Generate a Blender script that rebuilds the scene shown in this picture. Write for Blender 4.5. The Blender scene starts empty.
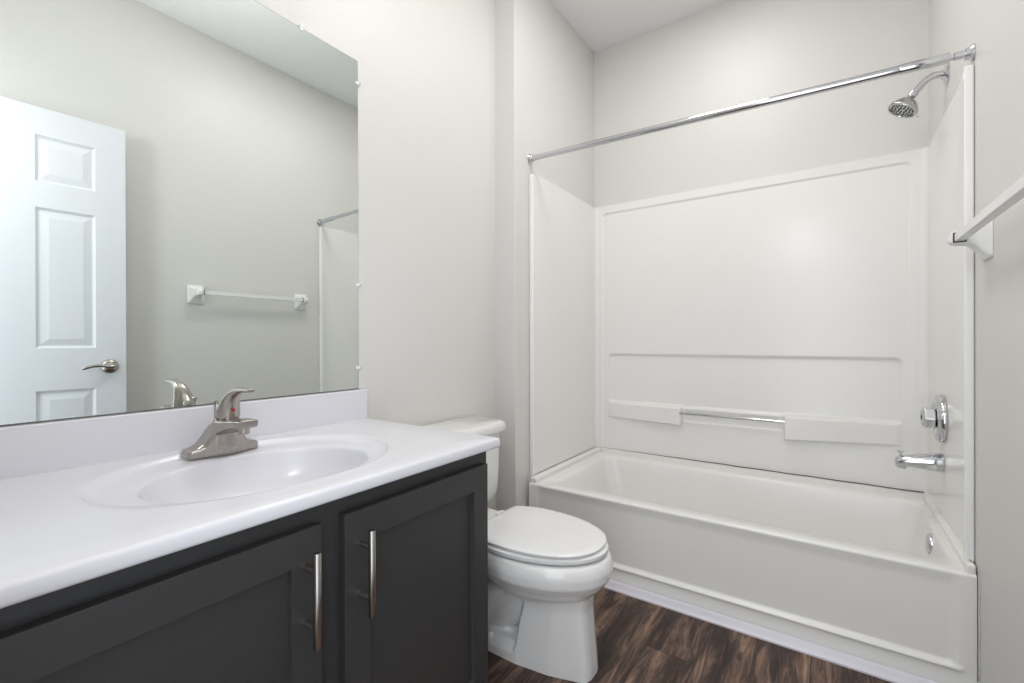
import bpy, bmesh, math
from mathutils import Vector, Matrix
C = bpy.context.scene.collection
S = bpy.context.scene
PI = math.pi

# ---------------------------------------------------------------- camera
H = 1.025
yaw, pitch, roll = .60841, -.0018, -.0028
r0 = Vector((math.cos(yaw), math.sin(yaw), 0)); f0 = Vector((-math.sin(yaw), math.cos(yaw), 0)); u0 = Vector((0, 0, 1))
fw = f0*math.cos(pitch)+u0*math.sin(pitch); u1 = -f0*math.sin(pitch)+u0*math.cos(pitch)
rt = r0*math.cos(roll)+u1*math.sin(roll); up = -r0*math.sin(roll)+u1*math.cos(roll)
cd = bpy.data.cameras.new('camera'); cam = bpy.data.objects.new('camera', cd); C.objects.link(cam)
M = Matrix((rt, up, -fw)).transposed().to_4x4(); M.translation = (0, 0, H); cam.matrix_world = M
cd.sensor_fit = 'HORIZONTAL'; cd.sensor_width = 36; cd.lens = 455.7/1024*36; cd.clip_start = .02
S.camera = cam

# ---------------------------------------------------------------- light
S.view_settings.view_transform = 'Standard'; S.view_settings.look = 'None'
S.view_settings.gamma = 1; S.view_settings.use_curve_mapping = False
S.view_settings.exposure = 0.21
w = bpy.data.worlds.new('world'); S.world = w; w.use_nodes = True
w.node_tree.nodes['Background'].inputs[0].default_value = (.88, .94, 1, 1)
w.node_tree.nodes['Background'].inputs[1].default_value = 1.2

def lamp(name, kind, loc, power, col, size=.1, rot=None, sy=None):
    l = bpy.data.lights.new(name, kind); l.energy = power; l.color = col
    if kind == 'AREA':
        l.size = size
        if sy: l.shape = 'RECTANGLE'; l.size_y = sy
    else: l.shadow_soft_size = size
    o = bpy.data.objects.new(name, l); o.location = loc
    if rot: o.rotation_euler = rot
    C.objects.link(o); return o
lamp('camera_flash', 'POINT', (-.22, .02, 1.97), 8.5, (1, .985, .965), .08)
lamp('upward_fill', 'AREA', (-.50, .80, 1.90), 2.9, (1, .97, .94), .60, (PI, 0, 0)).data.spread = math.radians(115)  # added uplight to brighten the ceiling; no such source is known
lamp('overhead_fill', 'AREA', (-.55, .55, 2.765), 1.2, (1, .96, .93), .80, (0, 0, 0), .9)  # added soft fill from above, not a known fixture
lamp('alcove_fill', 'AREA', (-.45, 1.45, 2.765), 7, (1, .97, .94), .35, (0, 0, 0))  # fill added to lift the tub area; stands for no known fixture
lamp('tub_fill', 'AREA', (-.42, 1.98, 2.765), 2.4, (1, .97, .94), .35, (0, 0, 0))  # second added fill, evens out brightness over the tub
lamp('doorway_daylight', 'AREA', (-.08, -.09, 1.03), 5.5, (.90, .95, 1), .68, (-PI/2, 0, PI), 1.95)

# ---------------------------------------------------------------- room dimensions
XR, XL, XV = .344, -1.18, -1.293      # right wall, alcove left wall, vanity wall
YB, YS, YF = 2.577, 1.721, -.01       # alcove back wall, stub wall face, doorway wall
ZC = 2.779

# ---------------------------------------------------------------- materials
def mat(name, col, rough=.5, metal=0., coat=0., spec=.5, bump=None, var=None, **kw):
    m = bpy.data.materials.new(name); m.use_nodes = True; nt = m.node_tree; b = nt.nodes['Principled BSDF']
    b.inputs['Base Color'].default_value = (*col, 1); b.inputs['Roughness'].default_value = rough
    b.inputs['Metallic'].default_value = metal; b.inputs['Coat Weight'].default_value = coat
    b.inputs['Coat Roughness'].default_value = .05; b.inputs['Specular IOR Level'].default_value = spec
    for k, v in kw.items(): b.inputs[k.replace('_', ' ')].default_value = v
    tc = nt.nodes.new('ShaderNodeTexCoord')
    if bump:
        sc, st, dist = bump
        n = nt.nodes.new('ShaderNodeTexNoise'); n.inputs['Scale'].default_value = sc; n.inputs['Detail'].default_value = 3
        nt.links.new(tc.outputs['Object'], n.inputs['Vector'])
        bp = nt.nodes.new('ShaderNodeBump'); bp.inputs['Strength'].default_value = st; bp.inputs['Distance'].default_value = dist
        nt.links.new(n.outputs['Fac'], bp.inputs['Height']); nt.links.new(bp.outputs['Normal'], b.inputs['Normal'])
    if var:
        sc, amt = var
        n = nt.nodes.new('ShaderNodeTexNoise'); n.inputs['Scale'].default_value = sc; n.inputs['Detail'].default_value = 4
        nt.links.new(tc.outputs['Object'], n.inputs['Vector'])
        mx = nt.nodes.new('ShaderNodeMix'); mx.data_type = 'RGBA'
        mx.inputs['A'].default_value = (*[c*(1-amt) for c in col], 1); mx.inputs['B'].default_value = (*[min(1, c*(1+amt)) for c in col], 1)
        nt.links.new(n.outputs['Fac'], mx.inputs['Factor']); nt.links.new(mx.outputs['Result'], b.inputs['Base Color'])
    return m
PAINT = mat('wall_paint', (.715, .703, .682), .42, bump=(160, .12, .002), var=(3, .012))
CEIL = mat('ceiling_paint', (.84, .845, .84), .8, bump=(55, .5, .004))
TRIM = mat('trim_paint', (.80, .80, .80), .35)
GEL = mat('white_gelcoat', (.86, .85, .83), .25, coat=.0, bump=(5, .05, .01), var=(2.5, .01))
PORC = mat('porcelain', (.81, .805, .795), .07, coat=.5)
SEATM = mat('toilet_seat_plastic', (.83, .83, .83), .22)
MARBLE = mat('cultured_marble', (.74, .74, .785), .24, coat=.12, var=(4, .012))
CAB = mat('charcoal_paint', (.034, .034, .0345), .42, bump=(300, .05, .001))
DARK = mat('dark_gap', (.012, .012, .012), .7)
DOORM = mat('door_paint', (.745, .755, .795), .40, bump=(70, .10, .002))
CHROME = mat('chrome', (.60, .61, .635), .09, 1)
NICKEL = mat('brushed_nickel', (.42, .39, .36), .24, 1, bump=(400, .03, .0005))
SATIN = mat('satin_nickel', (.42, .39, .36), .25, 1)
PLAST = mat('white_plastic', (.84, .84, .83), .25)
CLEAR = mat('clear_plastic', (.85, .87, .87), .1, coat=.5)
RED = mat('red_dot', (.35, .01, .01), .3)
GREYN = mat('nozzle_rubber', (.12, .12, .12), .5)
CAULK = mat('dirty_caulk', (.10, .085, .07), .8, var=(40, .6))
MIRR = mat('mirror_glass', (.825, .875, .858), .0, 1)
MBACK = mat('mirror_edge', (.12, .13, .12), .3)

def floor_mat():
    m = bpy.data.materials.new('vinyl_plank'); m.use_nodes = True; nt = m.node_tree; b = nt.nodes['Principled BSDF']; L = nt.links.new; N = nt.nodes.new
    tc = N('ShaderNodeTexCoord')
    mp = N('ShaderNodeMapping'); mp.inputs['Rotation'].default_value = (0, 0, PI/2); mp.inputs['Location'].default_value = (.31, .05, 0)
    L(tc.outputs['Object'], mp.inputs['Vector'])
    br = N('ShaderNodeTexBrick'); br.inputs['Scale'].default_value = 1
    br.inputs['Brick Width'].default_value = 1.2; br.inputs['Row Height'].default_value = .152
    br.inputs['Mortar Size'].default_value = .0012; br.inputs['Mortar Smooth'].default_value = .2; br.offset = .37
    br.inputs['Color1'].default_value = (0, 0, 0, 1); br.inputs['Color2'].default_value = (1, 1, 1, 1); br.inputs['Mortar'].default_value = (.5, .5, .5, 1)
    L(mp.outputs['Vector'], br.inputs['Vector'])
    # per-plank offset of the grain
    add = N('ShaderNodeVectorMath'); add.operation = 'MULTIPLY_ADD'; add.inputs[1].default_value = (3.1, 7.7, 5.3)
    L(br.outputs['Color'], add.inputs[0]); L(tc.outputs['Object'], add.inputs[2])
    st = N('ShaderNodeMapping'); st.inputs['Scale'].default_value = (36, 4.0, 1); L(add.outputs['Vector'], st.inputs['Vector'])
    n1 = N('ShaderNodeTexNoise'); n1.inputs['Scale'].default_value = 1.0; n1.inputs['Detail'].default_value = 8; n1.inputs['Roughness'].default_value = .68; n1.inputs['Distortion'].default_value = 1.6
    L(st.outputs['Vector'], n1.inputs['Vector'])
    st2 = N('ShaderNodeMapping'); st2.inputs['Scale'].default_value = (14, 2.2, 1); L(add.outputs['Vector'], st2.inputs['Vector'])
    n2 = N('ShaderNodeTexNoise'); n2.inputs['Scale'].default_value = 1.0; n2.inputs['Detail'].default_value = 3; L(st2.outputs['Vector'], n2.inputs['Vector'])
    mx = N('ShaderNodeMath'); mx.operation = 'MULTIPLY_ADD'; mx.inputs[1].default_value = .55
    L(n1.outputs['Fac'], mx.inputs[0])
    h = N('ShaderNodeMath'); h.operation = 'MULTIPLY'; h.inputs[1].default_value = .45; L(n2.outputs['Fac'], h.inputs[0]); L(h.outputs[0], mx.inputs[2])
    cr = N('ShaderNodeValToRGB'); e = cr.color_ramp.elements
    e[0].position = .36; e[0].color = (.018, .011, .009, 1)
    e[1].position = .68; e[1].color = (.44, .285, .20, 1)
    q = e.new(.47); q.color = (.062, .039, .030, 1)
    q = e.new(.55); q.color = (.175, .108, .078, 1)
    L(mx.outputs[0], cr.inputs['Fac'])
    # plank joints darker
    mm = N('ShaderNodeMix'); mm.data_type = 'RGBA'; mm.inputs['B'].default_value = (.012, .009, .008, 1)
    L(br.outputs['Fac'], mm.inputs['Factor']); L(cr.outputs['Color'], mm.inputs['A']); L(mm.outputs['Result'], b.inputs['Base Color'])
    b.inputs['Roughness'].default_value = .48; b.inputs['Specular IOR Level'].default_value = .35
    bp = N('ShaderNodeBump'); bp.inputs['Strength'].default_value = .25; bp.inputs['Distance'].default_value = .002
    L(n1.outputs['Fac'], bp.inputs['Height']); L(bp.outputs['Normal'], b.inputs['Normal'])
    return m
FLOOR = floor_mat()

# ---------------------------------------------------------------- mesh helpers
def obj(name, bm, m, parent=None, bevel=0., seg=3, smooth=35, subsurf=0, remesh=0., relax=0, extra=None):
    bmesh.ops.recalc_face_normals(bm, faces=bm.faces)
    me = bpy.data.meshes.new(name); bm.to_mesh(me); bm.free()
    me.materials.append(m)
    for x in (extra or []): me.materials.append(x)
    me.shade_smooth()
    if smooth is not None and not remesh: me.set_sharp_from_angle(angle=math.radians(smooth))
    o = bpy.data.objects.new(name, me); C.objects.link(o)
    if parent: o.parent = parent
    if bevel:
        d = o.modifiers.new('bevel', 'BEVEL'); d.width = bevel; d.segments = seg; d.limit_method = 'ANGLE'; d.angle_limit = math.radians(40); d.harden_normals = True
    if subsurf:
        d = o.modifiers.new('sub', 'SUBSURF'); d.levels = d.render_levels = subsurf
    if remesh:
        d = o.modifiers.new('remesh', 'REMESH'); d.mode = 'VOXEL'; d.voxel_size = remesh; d.use_smooth_shade = True
        if relax:
            d = o.modifiers.new('relax', 'SMOOTH'); d.factor = .5; d.iterations = relax
    return o
def tag(o, label=None, cat=None, group=None, kind=None):
    for k, v in (('label', label), ('category', cat), ('group', group), ('kind', kind)):
        if v: o[k] = v
    return o
def thing(name, loc, label, cat, kind=None):
    o = bpy.data.objects.new(name, None); o.empty_display_size = .05; C.objects.link(o); o.location = loc
    bpy.context.view_layer.update()
    return tag(o, label, cat, kind=kind)
def adopt(root, *parts):
    """parts are built in world coordinates; keep them there under the thing's empty"""
    for p in parts:
        p.parent = root
        p.matrix_parent_inverse = Matrix.Translation(root.location).inverted()
def box(bm, x0, x1, y0, y1, z0, z1):
    v = [bm.verts.new((x, y, z)) for x in (x0, x1) for y in (y0, y1) for z in (z0, z1)]
    for f in ((0, 1, 3, 2), (4, 6, 7, 5), (0, 4, 5, 1), (2, 3, 7, 6), (0, 2, 6, 4), (1, 5, 7, 3)):
        bm.faces.new([v[i] for i in f])
    return bm
def B(*a):
    return box(bmesh.new(), *a)
def loft(bm, rings, c0=True, c1=True):
    vs = [[bm.verts.new(p) for p in r] for r in rings]; n = len(vs[0])
    for a, b in zip(vs, vs[1:]):
        for i in range(n): bm.faces.new((a[i], a[(i+1) % n], b[(i+1) % n], b[i]))
    if c0: bm.faces.new(vs[0][::-1])
    if c1: bm.faces.new(vs[-1])
    return bm
def frame_of(d):
    d = Vector(d).normalized(); a = Vector((0, 0, 1)) if abs(d.z) < .9 else Vector((1, 0, 0))
    s = d.cross(a).normalized(); return s, d.cross(s).normalized()
def lathe(bm, o, axis, prof, n=40, c0=True, c1=True):
    """prof = [(distance along axis, radius)]"""
    o = Vector(o); d = Vector(axis).normalized(); s, t = frame_of(d)
    return loft(bm, [[o+d*h+(s*math.cos(2*PI*i/n)+t*math.sin(2*PI*i/n))*max(r, 1e-4) for i in range(n)] for h, r in prof], c0, c1)
def catmull(P, k=6):
    P = [Vector(p) for p in P]; out = []
    for i in range(len(P)-1):
        a = P[i-1] if i else P[0]*2-P[1]; b = P[i]; c = P[i+1]; d = P[i+2] if i+2 < len(P) else P[-1]*2-P[-2]
        for j in range(k):
            t = j/k; out.append(.5*((2*b)+(c-a)*t+(2*a-5*b+4*c-d)*t*t+(3*b-a-3*c+d)*t**3))
    return out+[P[-1]]
def tube(bm, path, rad, n=20, k=6, side=None):
    """rad: number, or list per control point of r or (r_side, r_up)"""
    m = len(path); R = [(r, r) if not isinstance(r, tuple) else r for r in (rad if isinstance(rad, list) else [rad]*m)]
    P = catmull(path, k); RR = catmull([(a, b, 0) for a, b in R], k); rings = []; s = None
    for i, p in enumerate(P):
        d = (P[min(i+1, len(P)-1)]-P[max(i-1, 0)]).normalized()
        if side: s = Vector(side)-d*d.dot(Vector(side))
        elif s is None: s = frame_of(d)[0]
        else: s = s-d*d.dot(s)
        s.normalize(); t = d.cross(s)
        rings.append([p+s*math.cos(2*PI*j/n)*RR[i][0]+t*math.sin(2*PI*j/n)*RR[i][1] for j in range(n)])
    return loft(bm, rings)
def sup(a, b, e, n=48, cx=0, cy=0):
    """superellipse outline in 2-D"""
    o = []
    for i in range(n):
        c, s = math.cos(2*PI*i/n), math.sin(2*PI*i/n)
        o.append((cx+a*math.copysign(abs(c)**(2/e), c), cy+b*math.copysign(abs(s)**(2/e), s)))
    return o
def rrect(x0, x1, y0, y1, r, z, k=8):
    P = []
    for cx, cy, a in ((x1-r, y1-r, 0), (x0+r, y1-r, 90), (x0+r, y0+r, 180), (x1-r, y0+r, 270)):
        for i in range(k+1):
            t = math.radians(a+90*i/k); P.append((cx+r*math.cos(t), cy+r*math.sin(t), z))
    return P
def sm(x, a, b):
    t = min(1, max(0, (x-a)/(b-a))); return t*t*(3-2*t)
def lines(a, b, marks, step, fine=.003, span=.012):
    """coordinates from a to b, refined round the marks"""
    s = {round(a, 5), round(b, 5)}
    n = int((b-a)/step)+1
    for i in range(n+1): s.add(round(a+(b-a)*i/n, 5))
    for m in marks:
        k = int(span/fine)
        for i in range(-k, k+1):
            q = m+i*fine
            if a < q < b: s.add(round(q, 5))
    L = sorted(s); out = [L[0]]
    for q in L[1:]:
        if q-out[-1] > fine*.5: out.append(q)
    out[-1] = L[-1]
    return out
def field(bm, us, vs, fn):
    G = [[bm.verts.new(fn(u, v)) for v in vs] for u in us]
    for i in range(len(us)-1):
        for j in range(len(vs)-1): bm.faces.new((G[i][j], G[i+1][j], G[i+1][j+1], G[i][j+1]))
    return G
def panel_face(bm, w, h, panels, prof, to):
    """one face of a framed door; prof = [(inset, depth)]; to(u, v, n) -> point, n outward"""
    U = sorted({0, w}|{p[0] for p in panels}|{p[1] for p in panels}); V = sorted({0, h}|{p[2] for p in panels}|{p[3] for p in panels})
    cache = {}
    def g(u, v, n=0):
        k = (round(u, 5), round(v, 5), round(n, 5))
        if k not in cache: cache[k] = bm.verts.new(to(u, v, n))
        return cache[k]
    for a, b in zip(U, U[1:]):
        for c, d in zip(V, V[1:]):
            mu, mv = (a+b)/2, (c+d)/2
            if any(p[0] < mu < p[1] and p[2] < mv < p[3] for p in panels): continue
            bm.faces.new((g(a, c), g(b, c), g(b, d), g(a, d)))
    for a, b, c, d in panels:
        last = [g(a, c), g(b, c), g(b, d), g(a, d)]
        for ins, dep in prof:
            cur = [g(a+ins, c+ins, -dep), g(b-ins, c+ins, -dep), g(b-ins, d-ins, -dep), g(a+ins, d-ins, -dep)]
            for i in range(4): bm.faces.new((last[i], last[(i+1) % 4], cur[(i+1) % 4], cur[i]))
            last = cur
        bm.faces.new(last)
    return g

# ---------------------------------------------------------------- room shell
def struct(name, bm, m, **k): return tag(obj(name, bm, m, **k), kind='structure')
struct('floor', B(XV-.1, XR+.1, -.9, YB+.1, -.05, 0), FLOOR)
struct('ceiling', B(XV-.1, XR+.1, YF-.11, YB+.1, ZC, ZC+.05), CEIL)
struct('wall_left', B(XV-.1, XV, YF-.11, YS, 0, ZC), PAINT)
struct('wall_stub', B(XV-.1, XL, YS, YB, 0, ZC), PAINT, bevel=.004)
struct('wall_back', B(XV-.1, XR+.1, YB, YB+.1, 0, ZC), PAINT)
struct('wall_right', B(XR, XR+.1, YF-.11, YB, 0, ZC), PAINT)
DX0, DX1, DZ = -.45, .292, 2.075
b = B(XV, DX0, YF-.11, YF, 0, ZC); box(b, DX1, XR, YF-.11, YF, 0, ZC); box(b, DX0, DX1, YF-.11, YF, DZ, ZC)
struct('wall_front', b, PAINT)
# door lining and casing of the doorway the camera looks in from
b = B(DX0, DX0+.018, YF-.11, YF, 0, DZ-.018); box(b, DX1-.005, DX1, YF-.11, YF, 0, DZ-.018); box(b, DX0, DX1, YF-.11, YF, DZ-.018, DZ)
box(b, DX0-.055, DX0+.006, YF, YF+.014, 0, DZ+.05); box(b, DX0+.006, DX1, YF, YF+.014, DZ-.006, DZ+.05)
struct('trim_1', b, TRIM, bevel=.002)
BB = mat('baseboard_paint', (.80, .80, .81), .35)
struct('baseboard_left', B(XV, XV+.013, .98, YS, 0, .085), BB, bevel=.003)
struct('baseboard_right', B(XR-.013, XR, .10, 1.755, 0, .085), BB, bevel=.003)
struct('baseboard_stub', B(XV+.013, XL, YS-.013, YS, 0, .085), BB, bevel=.003)
# quarter-round strip along the foot of the tub
bm = bmesh.new(); q = [(1.788, 0), (1.763, 0), (1.763, .006), (1.768, .009), (1.773, .016), (1.779, .027), (1.788, .031)]
loft(bm, [[(x, y, z) for y, z in q] for x in (XL+.001, XR-.001)])
struct('trim_2', bm, mat('trim_strip', (.74, .715, .785), .3))
# caulk bead where the tub meets the right wall
bm = bmesh.new(); tube(bm, [(XR-.001, 1.786+.0015*math.sin(i*2.3), .02+.04*i) for i in range(10)], .0035, 8, 3)
struct('trim_4', B(XL, XL+.019, 1.835, 1.87, 0, .384), PAINT)
struct('trim_3', bm, mat('caulk', (.55, .55, .53), .6, var=(60, .3)))

# ---------------------------------------------------------------- bathtub
def tub():
    root = thing('bathtub', (-.42, 1.79, 0), 'white built-in bathtub with a panelled apron, filling the alcove', 'bathtub')
    x0, x1 = XL+.020, XR-.003
    # apron: face with an inset panel, lip and plinth
    bm = bmesh.new(); PX0, PX1, PZ = -1.12, .300, .082
    def ya(x, z):
        ins = sm(x, PX0-.004, PX0+.012)*(1-sm(x, PX1-.018, PX1+.010))*sm(z, PZ-.004, PZ+.014)*(1-sm(z, .334, .347))
        # rounded lower corners of the inset
        for cx, sg in ((PX0+.035, -1), (PX1-.035, 1)):
            if (x-cx)*sg > 0 and z < PZ+.035:
                dd = math.hypot(x-cx, z-PZ-.035); ins *= 1-sm(dd, .028, .040)
        lip = .007*math.exp(-((z-PZ+.002)/.007)**2)*sm(x, PX0-.03, PX0)*(1-sm(x, PX1, PX1+.02))
        return 1.803+.008*ins-lip-.010*(1-sm(z, .0, PZ-.008))
    xs = lines(x0, x1, (PX0, PX1-.02, PX1), .05, .004, .04); zs = lines(0, .346, (PZ, PZ+.02, .01), .02, .003, .016)
    G = field(bm, xs, zs, lambda x, z: (x, ya(x, z), z))
    # rim nose: roll over from apron onto the deck
    nose = [(1.803, .352), (1.806, .356), (1.812, .358)]
    last = [G[i][-1] for i in range(len(xs))]
    for y, z in nose:
        cur = [bm.verts.new((x, y, z)) for x in xs]
        for i in range(len(xs)-1): bm.faces.new((last[i], last[i+1], cur[i+1], cur[i]))
        last = cur
    adopt(root, obj('apron', bm, GEL, smooth=60))
    # deck and basin
    bm = bmesh.new(); R = [rrect(x0, x1, 1.811, 2.570, .002, .358),
        rrect(-1.075, .302, 1.868, 2.500, .075, .3575), rrect(-1.067, .299, 1.875, 2.493, .074, .353), rrect(-1.058, .297, 1.882, 2.487, .07, .340)]
    for t in (.15, .4, .7, .88): R.append(rrect(-1.058+.07*t, .297-.02*t-.05*t*t, 1.882+.05*t, 2.487-.05*t, .07+.02*t, .340-.28*t))
    R += [rrect(-.955, .205, 1.95, 2.42, .10, .072), rrect(-.90, .17, 1.99, 2.38, .10, .062), rrect(-.5, .05, 2.1, 2.27, .05, .058)]
    loft(bm, R, c0=False)
    adopt(root, obj('basin', bm, GEL, smooth=50))
    # raised end curbs and the strip along the back
    bm = B(x0, -1.124, 1.808, 2.570, 0, .384); adopt(root, obj('end_curb', bm, GEL, bevel=.010))
    bm = B(.320, x1, 1.808, 2.570, 0, .384); adopt(root, obj('end_curb', bm, GEL, bevel=.006))
    bm = B(-1.126, .324, 2.552, 2.570, .3, .380); adopt(root, obj('back_curb', bm, GEL, bevel=.006))
    # overflow plate on the drain-end wall and the drain
    bm = bmesh.new(); d = (-1, 0, .06)
    lathe(bm, (.2935, 2.17, .300), d, [(-.004, .036), (.004, .036), (.008, .034), (.011, .028), (.012, .012), (.0125, .001)], 40)
    adopt(root, tag(obj('overflow_plate', bm, CHROME), label='round chrome overflow plate'))
    bm = bmesh.new(); lathe(bm, (.08, 2.185, .057), (0, 0, 1), [(0, .034), (.006, .034), (.008, .028), (.005, .022), (.005, .001)], 32)
    adopt(root, tag(obj('drain', bm, CHROME), label='chrome drain'))
tub()

# ---------------------------------------------------------------- tub surround
def surround():
    root = thing('tub_surround', (-.42, 2.56, .385), 'glossy white wall surround panels above the bathtub with a soap niche', 'tub surround')
    T = .020; ZT = 1.827; Z0 = .380
    # side panels; rounded top front corner
    for a, b_, n in ((XL+.0005, XL+T, 1), (XR-.007, XR-.0005, -1)):
        o = [(1.842, Z0), (2.575, Z0), (2.575, ZT)]+[(1.842+.02-.02*math.sin(t), ZT-.02+.02*math.cos(t)) for t in [i*PI/2/6 for i in range(7)]]
        bm = bmesh.new(); loft(bm, [[(x, y, z) for y, z in o] for x in (a, b_)])
        s = obj('side_panel', bm, GEL, bevel=.005 if n == 1 else .002, seg=3)
        # raised front flange strip
        x = (a, b_+.003) if n == 1 else (XR-.0225, b_)
        f = obj('front_flange', B(*x, 1.836, 1.858, Z0+.002, ZT-.008), mat('flange_gelcoat', (.90, .90, .89), .2, coat=.3) if n == 1 else bpy.data.materials['flange_gelcoat'], bevel=.006)
        adopt(root, s, f)
    # back panel as a moulded relief
    XA, XB = XL+T-.001, XR-.0065
    def rr(x, z, a, b_, c, d, r, e):
        """1 inside a rounded rectangle, soft edge e"""
        qx = max(a+r-x, x-b_+r, 0); qz = max(c+r-z, z-d+r, 0)
        dist = math.hypot(qx, qz)-r if (qx > 0 or qz > 0) else -min(x-a, b_-x, z-c, d-z, r)
        if qx > 0 and qz == 0: dist = qx-r
        if qz > 0 and qx == 0: dist = qz-r
        return 1-sm(dist, -e, 0)
    def dep(x, z):
        p = .022
        p -= .007*rr(x, z, -1.122, .291, -1, 1.785, .03, .010)
        p -= .013*rr(x, z, -1.088, .262, .655, .949, .030, .016)
        # tapered ledges
        tl = sm(x, -1.10, -1.06)*(.005+.035*min(1, max(0, (x+1.08)/.42)))*(1-sm(x, -.662, -.652))
        lo = .572-.008*min(1, max(0, (x+1.08)/.42))
        p += (tl*1.0)*sm(z, lo-.006, lo+.005)*(1-sm(z, .655, .672))
        tr = sm(x, -.184, -.174)*(.005+.040*min(1, max(0, (.252-x)/.43)))*(1-sm(x, .235, .262))
        lo = .546+.022*min(1, max(0, (x+.178)/.43))
        p += tr*sm(z, lo-.006, lo+.006)*(1-sm(z, .655, .672))
        p -= .006*rr(x, z, -.645, -.19, .580, .650, .01, .010)
        # coved corners
        for c, s in ((XA, 1), (XB, -1)):
            d = (x-c)*s; r = .022
            if d < r: p += r-math.sqrt(max(0, r*r-(r-d)**2))
        return p
    xs = lines(XA, XB, (-1.122, -1.088, -1.07, -.657, -.179, -.19, -.645, .262, .24, .291, XA+.01, XB-.01), .03, .0035, .016)
    zs = lines(Z0, ZT, (.546, .568, .572, .66, .945, 1.782, .585), .05, .0035, .018)
    bm = bmesh.new()
    G = field(bm, xs, zs, lambda x, z: (x, YB-dep(x, z), z))
    top = [bm.verts.new((x, YB-.0005, ZT+.006)) for x in xs]
    for i in range(len(xs)-1): bm.faces.new((G[i][-1], G[i+1][-1], top[i+1], top[i]))
    adopt(root, obj('back_panel', bm, GEL, smooth=60))
    # chrome grab bar between the ledges
    bm = bmesh.new(); lathe(bm, (-.668, 2.530, .632), (1, 0, 0), [(0, .0075), (.50, .0075)], 20)
    adopt(root, tag(obj('grab_bar', bm, CHROME), label='thin chrome bar between the two ledges'))
    # dark joint along the back of the tub
    bm = bmesh.new()
    P = [(-1.10+i*1.425/24, 2.5525, .3835+.0008*math.sin(i*1.9)) for i in range(25)]
    tube(bm, P, [.0006+.0016*min(1, i/10) for i in range(25)], 8, 2)
    tube(bm, [(-1.157, 2.48, .3845), (-1.148, 2.53, .3845), (-1.10, 2.551, .3845)], .0006, 6, 4)
    adopt(root, tag(obj('joint', bm, CAULK), label='dark joint where panel meets tub'))
    bm = bmesh.new()
    tube(bm, [(.331, 1.834, .389), (.336, 1.833, .383), (.341, 1.8325, .370)], .0011, 6, 3)
    tube(bm, [(.338, 1.833, .380), (.3425, 1.832, .355)], .0009, 6, 3)
    adopt(root, obj('crack', bm, CAULK))
surround()

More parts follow.
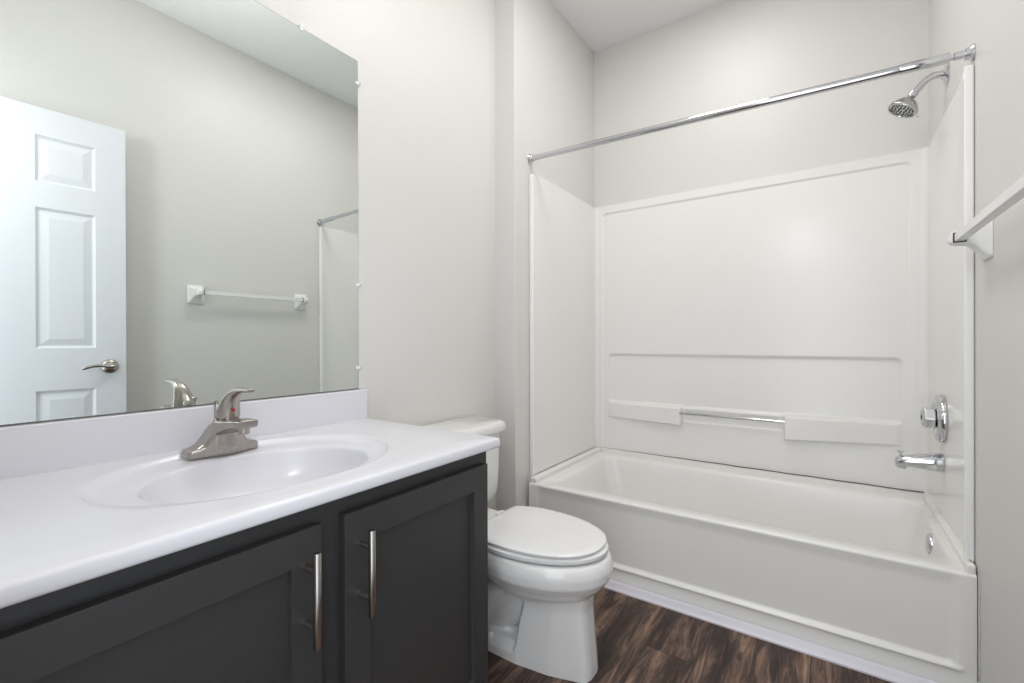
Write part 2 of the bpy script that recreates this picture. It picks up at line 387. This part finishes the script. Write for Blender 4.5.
# ---------------------------------------------------------------- tub fittings
def fittings():
    XS = XR-.0075
    # spout
    YF2 = 2.24
    root = thing('tub_spout', (XS, YF2, .579), 'chrome tub spout with a diverter knob, below the round valve', 'spout')
    bm = bmesh.new(); y = YF2
    secs = [(0, .579, .033, .033), (.004, .579, .034, .034), (.03, .578, .032, .031), (.06, .576, .029, .027), (.09, .573, .026, .023), (.112, .571, .023, .0205), (.126, .568, .019, .0190), (.133, .563, .014, .0155)]
    n = 28; rings = []
    for d, z, hw, hh in secs: rings.append([(XS-d, y+hw*math.cos(2*PI*i/n), z+hh*math.sin(2*PI*i/n)) for i in range(n)])
    loft(bm, rings)
    lathe(bm, (XS-.113, y, .567), (-.12, 0, -1), [(0, .014), (.020, .0145), (.023, .013)], 24)
    adopt(root, obj('spout_body', bm, CHROME, smooth=50))
    bm = bmesh.new(); lathe(bm, (XS-.118, y, .583), (0, 0, 1), [(0, .0035), (.018, .0035), (.020, .009), (.024, .009), (.025, .007)], 20)
    adopt(root, obj('diverter_knob', bm, CHROME))
    # valve
    ZV = .739
    root = thing('shower_valve', (XS, YF2, ZV), 'round chrome shower valve plate with a faceted knob, above the spout', 'valve')
    bm = bmesh.new(); lathe(bm, (XS, YF2, ZV), (-1, 0, 0), [(0, .085), (.006, .087), (.016, .084), (.022, .077), (.024, .066), (.020, .054), (.017, .044), (.020, .034), (.024, .022)], 64)
    adopt(root, obj('escutcheon', bm, CHROME, smooth=50))
    bm = bmesh.new()
    def okt(x, r, e=6): return [(x, YF2+r*math.cos(2*PI*i/e), ZV+r*math.sin(2*PI*i/e)) for i in range(e)]
    loft(bm, [okt(XS-.019, .028), okt(XS-.025, .043), okt(XS-.052, .040), okt(XS-.060, .030), okt(XS-.058, .014)])
    k = obj('valve_knob', bm, CHROME, bevel=.0025, smooth=30)
    bm = bmesh.new(); lathe(bm, (XS-.0565, YF2, ZV), (-1, 0, 0), [(0, .010), (.002, .010), (.003, .008)], 20)
    cp = obj('index_cap', bm, DARK); adopt(root, k)
    cp.parent = k; cp.matrix_parent_inverse = Matrix.Identity(4)
    # shower arm and head
    root = thing('wall_shower', (XR, 2.20, 1.963), 'chrome shower head on a bent arm from the right wall', 'shower head')
    bm = bmesh.new(); lathe(bm, (XR-.0005, 2.20, 1.963), (-1, 0, 0), [(0, .036), (.003, .036), (.007, .031), (.011, .019), (.015, .014)], 40)
    adopt(root, obj('wall_flange', bm, CHROME))
    bm = bmesh.new(); tube(bm, [(XR-.004, 2.2, 1.963), (.318, 2.2, 1.967), (.300, 2.2, 1.965), (.282, 2.2, 1.953), (.266, 2.2, 1.936), (.252, 2.2, 1.920)], .0115, 20)
    adopt(root, obj('shower_arm', bm, CHROME))
    o = Vector((.256, 2.2, 1.925)); ax = Vector((-.50, -.03, -.72)).normalized()
    bm = bmesh.new(); lathe(bm, o, ax, [(0, .0125), (.002, .0145), (.018, .0145), (.020, .012), (.022, .009), (.026, .008)], 24)
    adopt(root, obj('swivel_joint', bm, CHROME))
    bm = bmesh.new(); a2 = Vector((-.44, -.10, -.78)).normalized(); o2 = o+ax*.022
    lathe(bm, o2, a2, [(0, .009), (.004, .014), (.010, .024), (.020, .034), (.032, .042), (.040, .0465), (.046, .0475), (.050, .0455), (.0505, .0405), (.047, .039), (.047, .001)], 56)
    hd = obj('spray_head', bm, mat('head_chrome', (.46, .47, .455), .14, 1), smooth=50); adopt(root, hd)
    bm = bmesh.new(); s, t = frame_of(a2)
    for r, n in ((.033, 20), (.023, 12), (.012, 8)):
        for i in range(n):
            c = o2+a2*.0465+(s*math.cos(2*PI*i/n)+t*math.sin(2*PI*i/n))*r
            lathe(bm, c, a2, [(0, .0030), (.003, .0026), (.0035, .001)], 8)
    nz = tag(obj('nozzles', bm, GREYN), kind='stuff'); nz.parent = hd
    bm = bmesh.new(); q = o2+a2*.045+Vector((.036, 0, -.026)); lathe(bm, q, Vector((.55, 0, -.8)), [(0, .004), (.014, .0035), (.016, .002)], 12)
    lv = obj('spray_lever', bm, CHROME); lv.parent = hd
    # curtain rod
    root = thing('shower_curtain_rod', (XL, 1.846, 1.884), 'chrome shower curtain rod spanning the alcove above the tub', 'curtain rod')
    A = Vector((XL+.0005, 1.846, 1.897)); Z = Vector((XR-.0005, 1.846, 1.855)); d = (Z-A).normalized(); Ln = (Z-A).length
    bm = bmesh.new(); lathe(bm, A, d, [(0, .0132), (Ln-.16, .0132)], 24); adopt(root, obj('rod_tube', bm, CHROME))
    bm = bmesh.new(); lathe(bm, A+d*(Ln-.165), d, [(0, .0142), (.005, .0152), (.110, .0152), (.114, .0142), (.115, .009), (.122, .009), (.124, .0115), (.148, .0115), (.150, .009), (.165, .009)], 24); adopt(root, obj('end_sleeve', bm, CHROME))
    for o3, dd in ((A, d), (Z, -d)):
        bm = bmesh.new(); lathe(bm, o3, dd, [(0, .023), (.004, .023), (.007, .020), (.010, .0175), (.018, .017)], 32); adopt(root, obj('end_flange', bm, CHROME))
fittings()

# ---------------------------------------------------------------- toilet
def toilet():
    YC = 1.285
    root = thing('toilet', (-.9, YC, 0), 'white two-piece toilet with its lid closed, between vanity and tub', 'toilet')
    def egg(cx, af, ab, w, z, n=56, e=2.0, cut=None):
        P = []
        for i in range(n):
            a = 2*PI*i/n; c, s = math.cos(a), math.sin(a)
            ca = math.copysign(abs(c)**(2/e), c); sa = math.copysign(abs(s)**(2/e), s)
            x = cx+(af if c > 0 else ab)*ca
            if cut is not None: x = max(x, cut)
            P.append((x, YC+w*sa, z))
        return P
    # bowl, pedestal, plinth and trapway fused into one ceramic body
    bm = bmesh.new()
    loft(bm, [egg(-.82, .14, .14, .085, .205), egg(-.815, .19, .16, .105, .232), egg(-.81, .222, .19, .138, .250), egg(-.81, .246, .20, .160, .275), egg(-.81, .267, .21, .180, .305), egg(-.81, .270, .215, .184, .330),
              egg(-.81, .267, .22, .182, .348), egg(-.81, .261, .222, .178, .361), egg(-.81, .252, .22, .172, .3665)])
    def ped(xb, xf, wb, wf, z):
        m = (xb+xf)/2
        h = [(xb, wb), (m, wb*.62+wf*.38+.004), (xf-.022, wf+.006), (xf-.006, wf-.004), (xf, wf*.45)]
        return [(x, YC-y, z) for x, y in h]+[(x, YC+y, z) for x, y in h[::-1]]
    loft(bm, [ped(-.831, -.590, .0985, .047, -.010), ped(-.828, -.592, .097, .046, .03), ped(-.812, -.600, .092, .046, .12), ped(-.795, -.606, .088, .046, .20), ped(-.785, -.60, .090, .050, .25)])
    # plinth running back to the wall
    def pl(w_, z, a=-1.16, c=-.81): return [(a, YC-w_*.8, z), (a+.05, YC-w_, z), (c, YC-w_, z), (c, YC+w_, z), (a+.05, YC+w_, z), (a, YC+w_*.8, z)]
    loft(bm, [pl(.0975, -.010), pl(.0965, .028), pl(.088, .040), pl(.070, .052)])
    # trapway bulges
    tube(bm, [(-.80, YC, .20), (-.90, YC, .13), (-.97, YC, .10), (-1.04, YC, .16), (-1.08, YC, .24), (-1.12, YC, .16), (-1.13, YC, .03)], [.075, .076, .070, .066, .066, .062, .060], 28, 6)
    tube(bm, [(-.83, YC-.03, .245), (-.90, YC-.045, .20), (-.96, YC-.055, .145), (-.97, YC-.055, .09)], [.045, .045, .042, .03], 18, 5)
    tube(bm, [(-.83, YC+.03, .245), (-.90, YC+.045, .20), (-.96, YC+.055, .145), (-.97, YC+.055, .09)], [.045, .045, .042, .03], 18, 5)
    # rear shelf carrying the tank
    loft(bm, [[(x, y, z) for x, y in sup(.135, w_, 4, 40, -1.10, YC)] for w_, z in ((.085, .25), (.105, .30), (.125, .345), (.13, .366), (.125, .3705))])
    adopt(root, obj('bowl', bm, PORC, remesh=.005, relax=4))
    # tank
    bm = bmesh.new()
    def tk(hx, hy, z, e=6, cx=-1.190): return [(x, y, z) for x, y in sup(hx, hy, e, 64, cx, YC)]
    loft(bm, [tk(.060, .165, .372), tk(.074, .200, .378), tk(.083, .217, .392), tk(.087, .226, .42), tk(.089, .230, .46), tk(.091, .234, .55), tk(.092, .237, .662)])
    adopt(root, obj('tank', bm, PORC, smooth=60))
    bm = bmesh.new()
    def ld(g, z):
        a, c, y = -1.284+g*.3, -1.082-g, .257-g; k = .045
        return [(a, YC-y, z), (c-k, YC-y, z), (c-k*.3, YC-y+k*.35, z), (c, YC-y+k*1.3, z), (c+.006, YC, z), (c, YC+y-k*1.3, z), (c-k*.3, YC+y-k*.35, z), (c-k, YC+y, z), (a, YC+y, z)]
    loft(bm, [ld(.012, .656), ld(.002, .658), ld(0, .664), ld(0, .680), ld(.004, .690), ld(.010, .697), ld(.016, .699)])
    adopt(root, obj('tank_lid', bm, PORC, smooth=50, bevel=.002))
    bm = bmesh.new(); lathe(bm, (-1.098, YC-.155, .615), (1, 0, 0), [(-.002, .014), (.008, .014), (.012, .010), (.018, .008)], 20)
    tube(bm, [(-1.086, YC-.155, .615), (-1.082, YC-.12, .612), (-1.082, YC-.08, .606)], [.006, .006, .0075], 12)
    adopt(root, tag(obj('flush_lever', bm, CHROME), label='chrome flush lever'))
    # seat and closed lid
    bm = bmesh.new()
    loft(bm, [egg(-.83, .262, .16, .166, .3700, cut=-.960), egg(-.83, .272, .16, .174, .3735, cut=-.966), egg(-.83, .275, .16, .176, .378, cut=-.968), egg(-.83, .275, .16, .176, .386, cut=-.968), egg(-.83, .269, .16, .171, .3895, cut=-.965)])
    adopt(root, obj('seat', bm, SEATM, smooth=50))
    bm = bmesh.new()
    L = [(.256, .163, .3922), (.264, .169, .3948), (.265, .170, .4005), (.260, .166, .4040), (.240, .152, .4058), (.12, .08, .4068)]
    loft(bm, [egg(-.83, a, .20, w_, z, e=2.25, cut=-.983+(.272-a)*.8) for a, w_, z in L])
    adopt(root, obj('lid', bm, SEATM, smooth=50))
    for s in (-1, 1):
        bm = bmesh.new(); loft(bm, [[(x, y, z) for x, y in sup(.013, .022, 4, 24, -1.0, YC+s*.075)] for z in (.371, .386, .390)])
        adopt(root, obj('hinge', bm, SEATM, bevel=.002))
        bm = bmesh.new(); lathe(bm, (-.93, YC+s*.078, .038), (0, s*.15, 1), [(0, .013), (.008, .013), (.014, .010), (.018, .004)], 20)
        adopt(root, obj('bolt_cap', bm, SEATM))
toilet()

# ---------------------------------------------------------------- vanity
def vanity():
    XF = -.755; Y0, Y1 = .004, .961; ZT = .7385
    root = thing('vanity_cabinet', (-1.02, .47, 0), 'charcoal painted vanity cabinet with two shaker doors, under the white countertop', 'cabinet')
    bm = B(XV+.001, XF-.001, Y1-.016, Y1, 0, ZT); box(bm, XV+.001, XF-.001, Y0, Y0+.016, 0, ZT)
    box(bm, XV+.001, XF-.001, Y0+.016, Y1-.016, .09, .106); box(bm, XF-.07, XF-.055, Y0+.016, Y1-.016, 0, .09)
    adopt(root, obj('carcass', bm, CAB, bevel=.001, seg=1))
    bm = bmesh.new()
    panel_face(bm, Y1-Y0, ZT-.09, [(.04, .445, .03, .60), (.54, .92, .03, .60)], [(.0, .018)], lambda u, v, n: (XF+n, Y0+u, .09+v))
    box(bm, XF-.018, XF-.0185, Y0, Y1, .09, ZT)
    adopt(root, obj('face_frame', bm, CAB))
    for y0, y1, hy in ((.046, .467, .438), (.514, .943, .549)):
        w_, h, z0, T = y1-y0, .603, .100, .019
        bm = bmesh.new(); XD = XF+T
        g = panel_face(bm, w_, h, [(.057, w_-.055, .066, h-.060)], [(.0, .0005), (.0010, .0120)], lambda u, v, n: (XD+n, y0+u, z0+v))
        bk = [bm.verts.new((XF+.0005, y0+u, z0+v)) for u, v in ((0, 0), (w_, 0), (w_, h), (0, h))]
        # sides: walk the border of the front face
        U = [0, .057, w_-.055, w_]; V = [0, .066, h-.060, h]
        fr = [[g(u, 0) for u in U], [g(w_, v) for v in V], [g(u, h) for u in U[::-1]], [g(0, v) for v in V[::-1]]]
        for i in range(4): bm.faces.new(fr[i]+[bk[(i+1) % 4], bk[i]])
        bm.faces.new(bk)
        d = obj('door', bm, CAB, bevel=.0015, seg=2); adopt(root, d)
        bm = bmesh.new()
        lathe(bm, (XD+.033, hy, .510), (0, 0, 1), [(0, .0062), (.001, .0068), (.160, .0068), (.161, .0062)], 20)
        for z in (.542, .638): lathe(bm, (XD-.0005, hy, z), (1, 0, 0), [(0, .0055), (.033, .0055)], 16)
        hd = tag(obj('handle', bm, NICKEL), label='brushed nickel bar pull'); hd.parent = d
    # countertop with moulded bowl
    top = thing('vanity_countertop', (-1.0, .48, .74), 'glossy white vanity countertop with a moulded oval sink bowl', 'countertop')
    X0, X1, YA, YZ, Z = XV+.001, -.722, -.006, .979, .767
    E1 = (-.971, .495, .167, .216); E2 = (-1.005, .497, .222, .291)
    cx, cy = E2[:2]
    ang = sorted({2*PI*i/144 for i in range(144)}|{math.atan2(y-cy, x-cx) % (2*PI) for x in (X0, X1) for y in (YA, YZ)})
    def ell(E, a, s=1): return (E[0]+E[2]*s*math.cos(a), E[1]+E[3]*s*math.sin(a))
    def mix(A, Bq, t): return tuple(p*(1-t)+q*t for p, q in zip(A, Bq))
    def rectp(a):
        c, s = math.cos(a), math.sin(a); t = 1e9
        if c > 1e-9: t = min(t, (X1-cx)/c)
        if c < -1e-9: t = min(t, (X0-cx)/c)
        if s > 1e-9: t = min(t, (YZ-cy)/s)
        if s < -1e-9: t = min(t, (YA-cy)/s)
        return (cx+c*t, cy+s*t)
    def ep(E, a):
        # angle on the ellipse in the true polar direction
        return ell(E, math.atan2(math.sin(a)/E[3], math.cos(a)/E[2]))
    rings = []
    for s, z in ((.18, .640), (.40, .644), (.60, .655), (.76, .675), (.88, .702), (.95, .727), (.985, .747)):
        rings.append([(*ell((E1[0]-.01*(1-s), E1[1], E1[2], E1[3]), math.atan2(math.sin(a)/E1[3], math.cos(a)/E1[2]), s), z) for a in ang])
    rings.append([(*ep(E1, a), .7530) for a in ang])
    for t, z in ((.03, .7555), (.08, .7566), (.5, .7572), (.80, .7582), (.90, .7625), (.97, .7668), (1, .7675)):
        rings.append([(*mix(ep(E1, a), ep(E2, a), t), z) for a in ang])
    for t, z in ((.06, .7672), (.5, .767)):
        rings.append([(*mix(ep(E2, a), rectp(a), t), z) for a in ang])
    def inset(p, g): return (min(max(p[0], X0), X1-g), min(max(p[1], YA), YZ-g))
    for g, z in ((.008, .767), (.004, .7662), (.0012, .7640), (0, .760), (0, .746), (.0015, .742), (.005, .740)):
        rings.append([(*inset(rectp(a), g), z) for a in ang])
    rings.append([(*mix(ep(E2, a), rectp(a), .9), .740) for a in ang])
    bm = bmesh.new(); loft(bm, rings, c0=True, c1=False)
    for f in list(bm.faces):
        if f.calc_area() < 1e-12: bm.faces.remove(f)
    adopt(top, obj('slab', bm, MARBLE, smooth=50))
    bm = B(XV+.001, XV+.020, YA, YZ, .765, .864)
    adopt(top, obj('backsplash', bm, MARBLE, bevel=.003))
    bm = bmesh.new(); lathe(bm, (-.975, .497, .640), (0, 0, 1), [(0, .024), (.003, .024), (.005, .020), (.003, .016), (.0045, .013), (.0055, .001)], 32)
    adopt(top, tag(obj('drain', bm, NICKEL), label='nickel drain'))
vanity()

# ---------------------------------------------------------------- basin faucet
def faucet():
    YC = .497; Z = .7568
    root = thing('basin_faucet', (-1.19, YC, Z), 'brushed nickel single lever faucet behind the sink bowl', 'faucet')
    bm = bmesh.new()
    # centre-set base: low rounded feet sweeping up into the body
    n = 40; rings = []
    half = [(.0780, -1.208, -1.184, .012), (.0765, -1.217, -1.176, .019), (.071, -1.221, -1.171, .0225), (.057, -1.223, -1.168, .0255), (.046, -1.223, -1.165, .033), (.036, -1.222, -1.160, .047), (.027, -1.220, -1.155, .064), (.014, -1.218, -1.150, .076)]
    for dy, xb, xf, h in [(-a, b_, c, d) for a, b_, c, d in half]+[(0, -1.217, -1.149, .080)]+half[::-1]:
        rings.append([(x, YC+dy, Z+z) for x, z in sup((xf-xb)/2, h/2, 5, n, (xf+xb)/2, h/2)])
    loft(bm, rings)
    rings = []
    for x, zc, hw, hh in ((-1.205, .806, .030, .026), (-1.175, .818, .031, .024), (-1.150, .826, .0295, .0185), (-1.120, .8335, .0275, .0135), (-1.095, .8375, .026, .0110), (-1.075, .8395, .0245, .0100), (-1.064, .8395, .0225, .0090)):
        rings.append([(x+z*.25, YC+y, zc+z) for y, z in sup(hw, hh, 5, n)])
    loft(bm, rings)
    lathe(bm, (-1.180, YC, .79), (.25, 0, 1), [(0, .036), (.03, .0305), (.056, .0255)], 32)
    adopt(root, obj('body', bm, NICKEL, remesh=.0016, relax=4))
    bm = bmesh.new(); lathe(bm, (-1.083, YC, .832), (0, 0, -1), [(0, .0115), (.014, .0115), (.016, .0095)], 24)
    adopt(root, obj('aerator', bm, NICKEL))
    bm = bmesh.new()
    tube(bm, [(-1.164, YC, .8495), (-1.161, YC, .860), (-1.154, YC, .876), (-1.143, YC, .893), (-1.127, YC, .905), (-1.108, YC, .9120), (-1.088, YC, .9150), (-1.068, YC, .9155), (-1.051, YC, .9155)],
         [(.0262, .0262), (.0255, .0250), (.0222, .0205), (.0180, .0150), (.0145, .0115), (.0125, .0090), (.0118, .0068), (.0115, .0055), (.0095, .0042)], 32, 6, side=(0, 1, 0))
    hd = obj('lever', bm, NICKEL, remesh=.0014, relax=3); adopt(root, hd)
    bm = bmesh.new(); lathe(bm, (-1.1355, YC, .866), (1, 0, .35), [(0, .0045), (.0030, .0042), (.0042, .002)], 16)
    dt = tag(obj('temperature_dot', bm, RED), label='small red dot'); dt.parent = hd
    bm = bmesh.new(); lathe(bm, (-1.229, YC, Z-.001), (0, 0, 1), [(0, .0022), (.112, .0022), (.116, .0030), (.120, .0058), (.124, .0062), (.126, .004)], 16)
    adopt(root, obj('lift_rod', bm, NICKEL))
faucet()

# ---------------------------------------------------------------- mirror
def mirror():
    root = thing('wall_mirror', (XV, .48, .868), 'large frameless mirror clipped to the wall above the backsplash', 'mirror')
    adopt(root, obj('backing', B(XV+.0003, XV+.0030, .020, .9560, .8660, 1.9590), MBACK))
    adopt(root, obj('glass', B(XV+.0030, XV+.0060, .0215, .9540, .868, 1.956), MIRR, smooth=20))
    def clip(y, z, dy, dz):
        bm = bmesh.new(); x = XV+.0003
        lathe(bm, (x, y, z), (1, 0, 0), [(0, .005), (.006, .005), (.0085, .0042), (.0105, .0025)], 20)
        y2, z2 = y-dy*.010, z-dz*.010
        box(bm, XV+.0062, XV+.0085, min(y, y2)-.005, max(y, y2)+.005, min(z, z2)-.005, max(z, z2)+.005)
        k = obj('clip', bm, CLEAR, bevel=.001); adopt(root, k)
        bm = bmesh.new(); lathe(bm, (x+.0100, y, z), (1, 0, 0), [(0, .0025), (.0015, .0020)], 12)
        s_ = obj('screw', bm, SATIN); s_.parent = k
    clip(.756, 1.963, 0, 1); clip(.25, 1.963, 0, 1); clip(.959, 1.882, 1, 0); clip(.959, 1.212, 1, 0); clip(.959, .936, 1, 0)
mirror()

# ---------------------------------------------------------------- towel bar
def towel():
    ZB = 1.298; XBAR = .286
    root = thing('towel_bar', (XR, 1.39, 1.29), 'white towel bar with flared posts on the right wall', 'towel bar')
    for y, s in ((1.083, 1), (1.702, -1)):
        bm = bmesh.new(); rings = []
        for d, hy, hz, zc in ((.0005, .043, .052, 1.288), (.006, .043, .052, 1.288), (.009, .040, .049, 1.288), (.016, .030, .038, 1.290), (.026, .0235, .028, 1.294), (.038, .0195, .022, 1.297), (.048, .0185, .0195, ZB), (.060, .0185, .019, ZB), (.071, .0165, .017, ZB), (.077, .011, .011, ZB), (.079, .004, .004, ZB)):
            rings.append([(XR-d, y+a, zc+b_) for a, b_ in sup(hy, hz, 14 if d < .03 else 5, 64)])
        loft(bm, rings); p = obj('post', bm, PLAST, smooth=60); adopt(root, p)
        e = y+s*.0185
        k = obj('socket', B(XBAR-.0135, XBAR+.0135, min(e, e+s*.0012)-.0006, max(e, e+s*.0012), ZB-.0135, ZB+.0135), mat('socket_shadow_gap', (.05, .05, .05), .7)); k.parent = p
    adopt(root, obj('bar', B(XBAR-.0105, XBAR+.0105, 1.09, 1.695, ZB-.0105, ZB+.0105), PLAST, bevel=.0012, seg=2))
towel()

# ---------------------------------------------------------------- door, open against the right wall
def door():
    W, HH, T = .728, 2.037, .035
    # local frame: origin at the hinge edge, u towards the latch edge
    a = Vector((.285, .026, .015)); bq = Vector((.240, .748, .015)); d = (bq-a).normalized(); nrm = Vector((-d.y, d.x, 0)).normalized()
    if nrm.x > 0: nrm = -nrm
    W = (bq-a).length
    def to(side):
        return (lambda u, v, n: a+d*u+Vector((0, 0, v))+nrm*(n if side > 0 else -T-n))
    c1 = (.110, .298); c2 = (W-.306, W-.110)
    pans = [(x0, x1, z0, z1) for x0, x1 in (c1, c2) for z0, z1 in ((.225, .795), (.982, 1.600), (1.712, 1.916))]
    prof = [(.003, .004), (.010, .009), (.014, .009), (.042, .0025)]
    bm = bmesh.new(); G1 = panel_face(bm, W, HH, pans, prof, to(1)); G2 = panel_face(bm, W, HH, pans, prof, to(-1))
    U = sorted({0, W}|{p[0] for p in pans}|{p[1] for p in pans}); V = sorted({0, HH}|{p[2] for p in pans}|{p[3] for p in pans})
    for p, q in zip(U, U[1:]):
        for v in (0, HH): bm.faces.new((G1(p, v), G1(q, v), G2(q, v), G2(p, v)))
    for p, q in zip(V, V[1:]):
        for u in (0, W): bm.faces.new((G1(u, p), G1(u, q), G2(u, q), G2(u, p)))
    leaf = tag(obj('door_1', bm, DOORM, smooth=12), kind='structure')
    # lever handle on the room face
    for side in (1, -1):
        n = nrm*side; base = to(side)(W-.062, .893, 0)
        bm = bmesh.new(); lathe(bm, base, n, [(-.001, .033), (.003, .033), (.007, .031), (.012, .024), (.016, .014), (.018, .011), (.034, .010), (.038, .008)], 40)
        ro = obj('door_handle', bm, SATIN, parent=leaf)
        bm = bmesh.new(); q = base+n*.033
        k = 1
        tube(bm, [q+d*.008, q-d*.010+n*.003, q-d*.035+Vector((0, 0, .006)), q-d*.065+Vector((0, 0, .004)), q-d*.090+Vector((0, 0, -.004)), q-d*.100+Vector((0, 0, -.009))], [(.010, .010), (.009, .009), (.0065, .0075), (.0055, .0070), (.005, .0065), (.003, .004)], 16, 6, side=tuple(n))
        obj('lever', bm, SATIN, parent=ro)
    for z in (.2, 1.0, 1.8):
        bm = bmesh.new(); lathe(bm, a+nrm*.004+Vector((0, 0, z))-d*.004, (0, 0, 1), [(0, .005), (.09, .005)], 12)
        obj('hinge', bm, SATIN, parent=leaf)
door()
